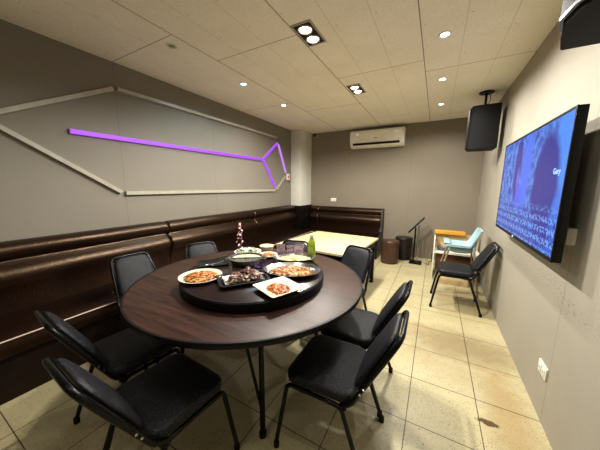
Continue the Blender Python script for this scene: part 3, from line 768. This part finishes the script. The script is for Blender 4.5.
for i, (a, b_, m_) in enumerate((((.985, 1.855), (3.715, 1.862), 'purple'), ((3.735, 1.875), (4.185, 2.225), 'purple'), ((4.215, 2.21), (4.50, 1.66), 'purple2'), ((3.735, 1.848), (4.10, 1.36), 'purple'))):
    bk = obj('light_profile', bar(a, b_, .046, .02, .001), 'frame', t)
    A, B = Vector(a), Vector(b_); d = (B-A).normalized()*.004
    obj('light_strip', bar(A+d, B-d, .040, .016, .0212), m_, bk)
t = thing('light_controller', 'small white controller with red print at the end of the purple light, beside the column', 'controller', (XL, 4.60, 1.58))
obj('controller_body', mbox(0, .03, -.05, .05, -.065, .065, bev=.006), 'whitepl', t)
obj('red_mark', mbox(.0302, .032, -.02, .02, -.035, .03), 'red', t)
obj('wire', mtube([(.01, 0, -.066), (.01, .06, -.12), (.006, .10, -.10)], .004, 6, .02), 'dark', t)

# ------------------------------------------------------------ small wall things
t = thing('security_camera', 'small black dome camera in the back corner beside the column, under the ceiling', 'camera', (-2.50, YB, 2.51))
obj('mount', mbox(-.035, .035, -.03, 0, -.035, .035, bev=.006), 'whitepl', t)
b = nb(); bmesh.ops.create_uvsphere(b, u_segments=20, v_segments=12, radius=.036); obj('camera_ball', b, 'black', t, (0, -.052, 0))
obj('lens', mlathe([(0, 0), (.012, 0), (.012, .006), (0, .006)], 16), 'chrome', t, (.006, -.084, -.006), (PI/2, 0, 0))
t = thing('wall_switch', 'small white switch plate on the back wall above the back bench', 'switch', (-2.03, YB, 1.085))
obj('switch_plate', mbox(-.065, .065, -.01, 0, -.038, .038, bev=.003), 'whitepl', t)
for x in (-.03, .012): obj('rocker', mbox(x-.012, x+.012, -.0145, -.0102, -.018, .018, bev=.002), 'whitepl', t)
t = thing('power_outlet', 'white power outlet low on the right wall nearest the viewer', 'outlet', (XR, 1.89, .30))
obj('outlet_plate', mbox(-.01, 0, -.06, .06, -.038, .038, bev=.003), 'whitepl', t)
for y in (-.026, .026):
    f = obj('outlet_face', mbox(-.0135, -.0102, y-.018, y+.018, -.02, .02, bev=.002), 'acwhite', t)
    obj('slot', mbox(-.0142, -.0136, y-.008, y-.005, -.008, .008), 'dark', f)
    obj('slot', mbox(-.0142, -.0136, y+.005, y+.008, -.008, .008), 'dark', f)

# ------------------------------------------------------------ lamps
def lamp(loc, power, size=math.radians(165), r=.035, col=(1, .86, .66), blend=.45):
    d = bpy.data.lights.new('lamp_light', 'SPOT'); d.energy = power; d.spot_size = size; d.spot_blend = blend; d.shadow_soft_size = r; d.color = col
    o = bpy.data.objects.new('lamp_light', d); C.objects.link(o); o.location = loc; return o
WARM = (1, .95, .85); NEUT = (1, .96, .88)
dn = [(-.97, 1.895, 'black recessed twin downlight nearest the viewer'), (-.96, 3.155, 'black recessed twin downlight nearer the air conditioner'),
      (-.97, .635, 'black recessed twin downlight overhead, outside the view')]
first = None
for x, y, lab in dn[:3]:
    if first is None:
        t = thing('twin_downlight', lab, 'ceiling light', (x, y, ZC), 0, 'twin downlights in the ceiling'); first = t
        b = nb()
        for a in ((-.082, .082, -.152, -.140), (-.082, .082, .140, .152), (-.082, -.070, -.140, .140), (.070, .082, -.140, .140)): box(b, a[0], a[1], a[2], a[3], -.008, 0)
        obj('lamp_frame', b, 'frame', t)
        obj('lamp_well', mbox(-.0695, .0695, -.1395, .1395, -.003, 0), 'dark', t)
        for s in (-1, 1):
            rf = obj('lamp_reflector', mlathe([(.044, -.003), (.058, -.003), (.058, -.010), (.050, -.014), (.044, -.008), (.044, -.003)], 28), 'reflector', t, (0, s*.068, 0))
            obj('bulb', mlathe([(0, -.016), (.02, -.015), (.036, -.011), (.043, -.005), (.043, -.004), (0, -.004)], 24), 'bulb', rf)
    else:
        t = copy_tree(first); t.location = (x, y, ZC); t['label'] = lab
    for s in (-1, 1): lamp((x, y+s*.068, ZC-.03), 84 if y > 1 else 8, col=WARM)
sp = [(-2.08, 1.49, 'bulb_off', 'unlit round ceiling spot near the left wall'), (-2.08, 2.39, 'bulb_cyan', 'round ceiling spot with a cool cyan glow'),
      (-2.08, 3.26, 'bulbw', 'small lit ceiling spot farthest along the left row'), (-.04, 2.40, 'bulbw', 'nearest lit spot of the row along the right side of the ceiling'),
      (-.04, 3.32, 'bulbw', 'middle lit spot of the row along the right side of the ceiling'), (-.04, 4.27, 'bulbw', 'farthest lit spot of the row along the right side of the ceiling')]
first = None
for x, y, m_, lab in sp:
    t = thing('spot_light', lab, 'ceiling light', (x, y, ZC), 0, 'round ceiling spots')
    rg = obj('lamp_ring', mlathe([(.030, 0), (.046, 0), (.046, -.004), (.040, -.008), (.030, -.004), (.030, 0)], 28), 'whitepl', t)
    obj('bulb', mlathe([(0, -.007), (.022, -.006), (.0295, -.002), (.0295, -.001), (0, -.001)], 20), m_, t)
    if m_ != 'bulb_off': lamp((x, y, ZC-.03), 34 if x > -1 else 20, r=.025, col=(.72, .93, 1) if m_ == 'bulb_cyan' else NEUT)
for x, y, p in ((-.04, 1.47, 28), (-.04, .54, 12), (-.97, -.63, 10)):
    lamp((x, y, ZC-.03), p, r=.03, col=NEUT)

# ------------------------------------------------------------ world, camera
w = bpy.data.worlds.new('World'); bpy.context.scene.world = w; w.use_nodes = True
w.node_tree.nodes['Background'].inputs[0].default_value = (.05, .05, .05, 1)
f, yaw, pit, roll = 244.94, .50261, .15997, .00629
F = Vector((-math.sin(yaw)*math.cos(pit), math.cos(yaw)*math.cos(pit), -math.sin(pit)))
R0 = Vector((math.cos(yaw), math.sin(yaw), 0)); U0 = R0.cross(F)
R = R0*math.cos(roll)+U0*math.sin(roll); U = -R0*math.sin(roll)+U0*math.cos(roll)
cd = bpy.data.cameras.new('Camera'); cam = bpy.data.objects.new('Camera', cd); C.objects.link(cam)
mw = Matrix((R, U, -F)).transposed().to_4x4(); mw.translation = Vector((0, 0, 1.4)); cam.matrix_world = mw
cd.sensor_width = 36; cd.sensor_fit = 'HORIZONTAL'; cd.lens = f/600*36; cd.clip_start = .02
sc = bpy.context.scene; sc.camera = cam
sc.view_settings.view_transform = 'Standard'; sc.view_settings.look = 'None'; sc.view_settings.gamma = 1
sc.view_settings.use_curve_mapping = False; sc.view_settings.exposure = 0.45
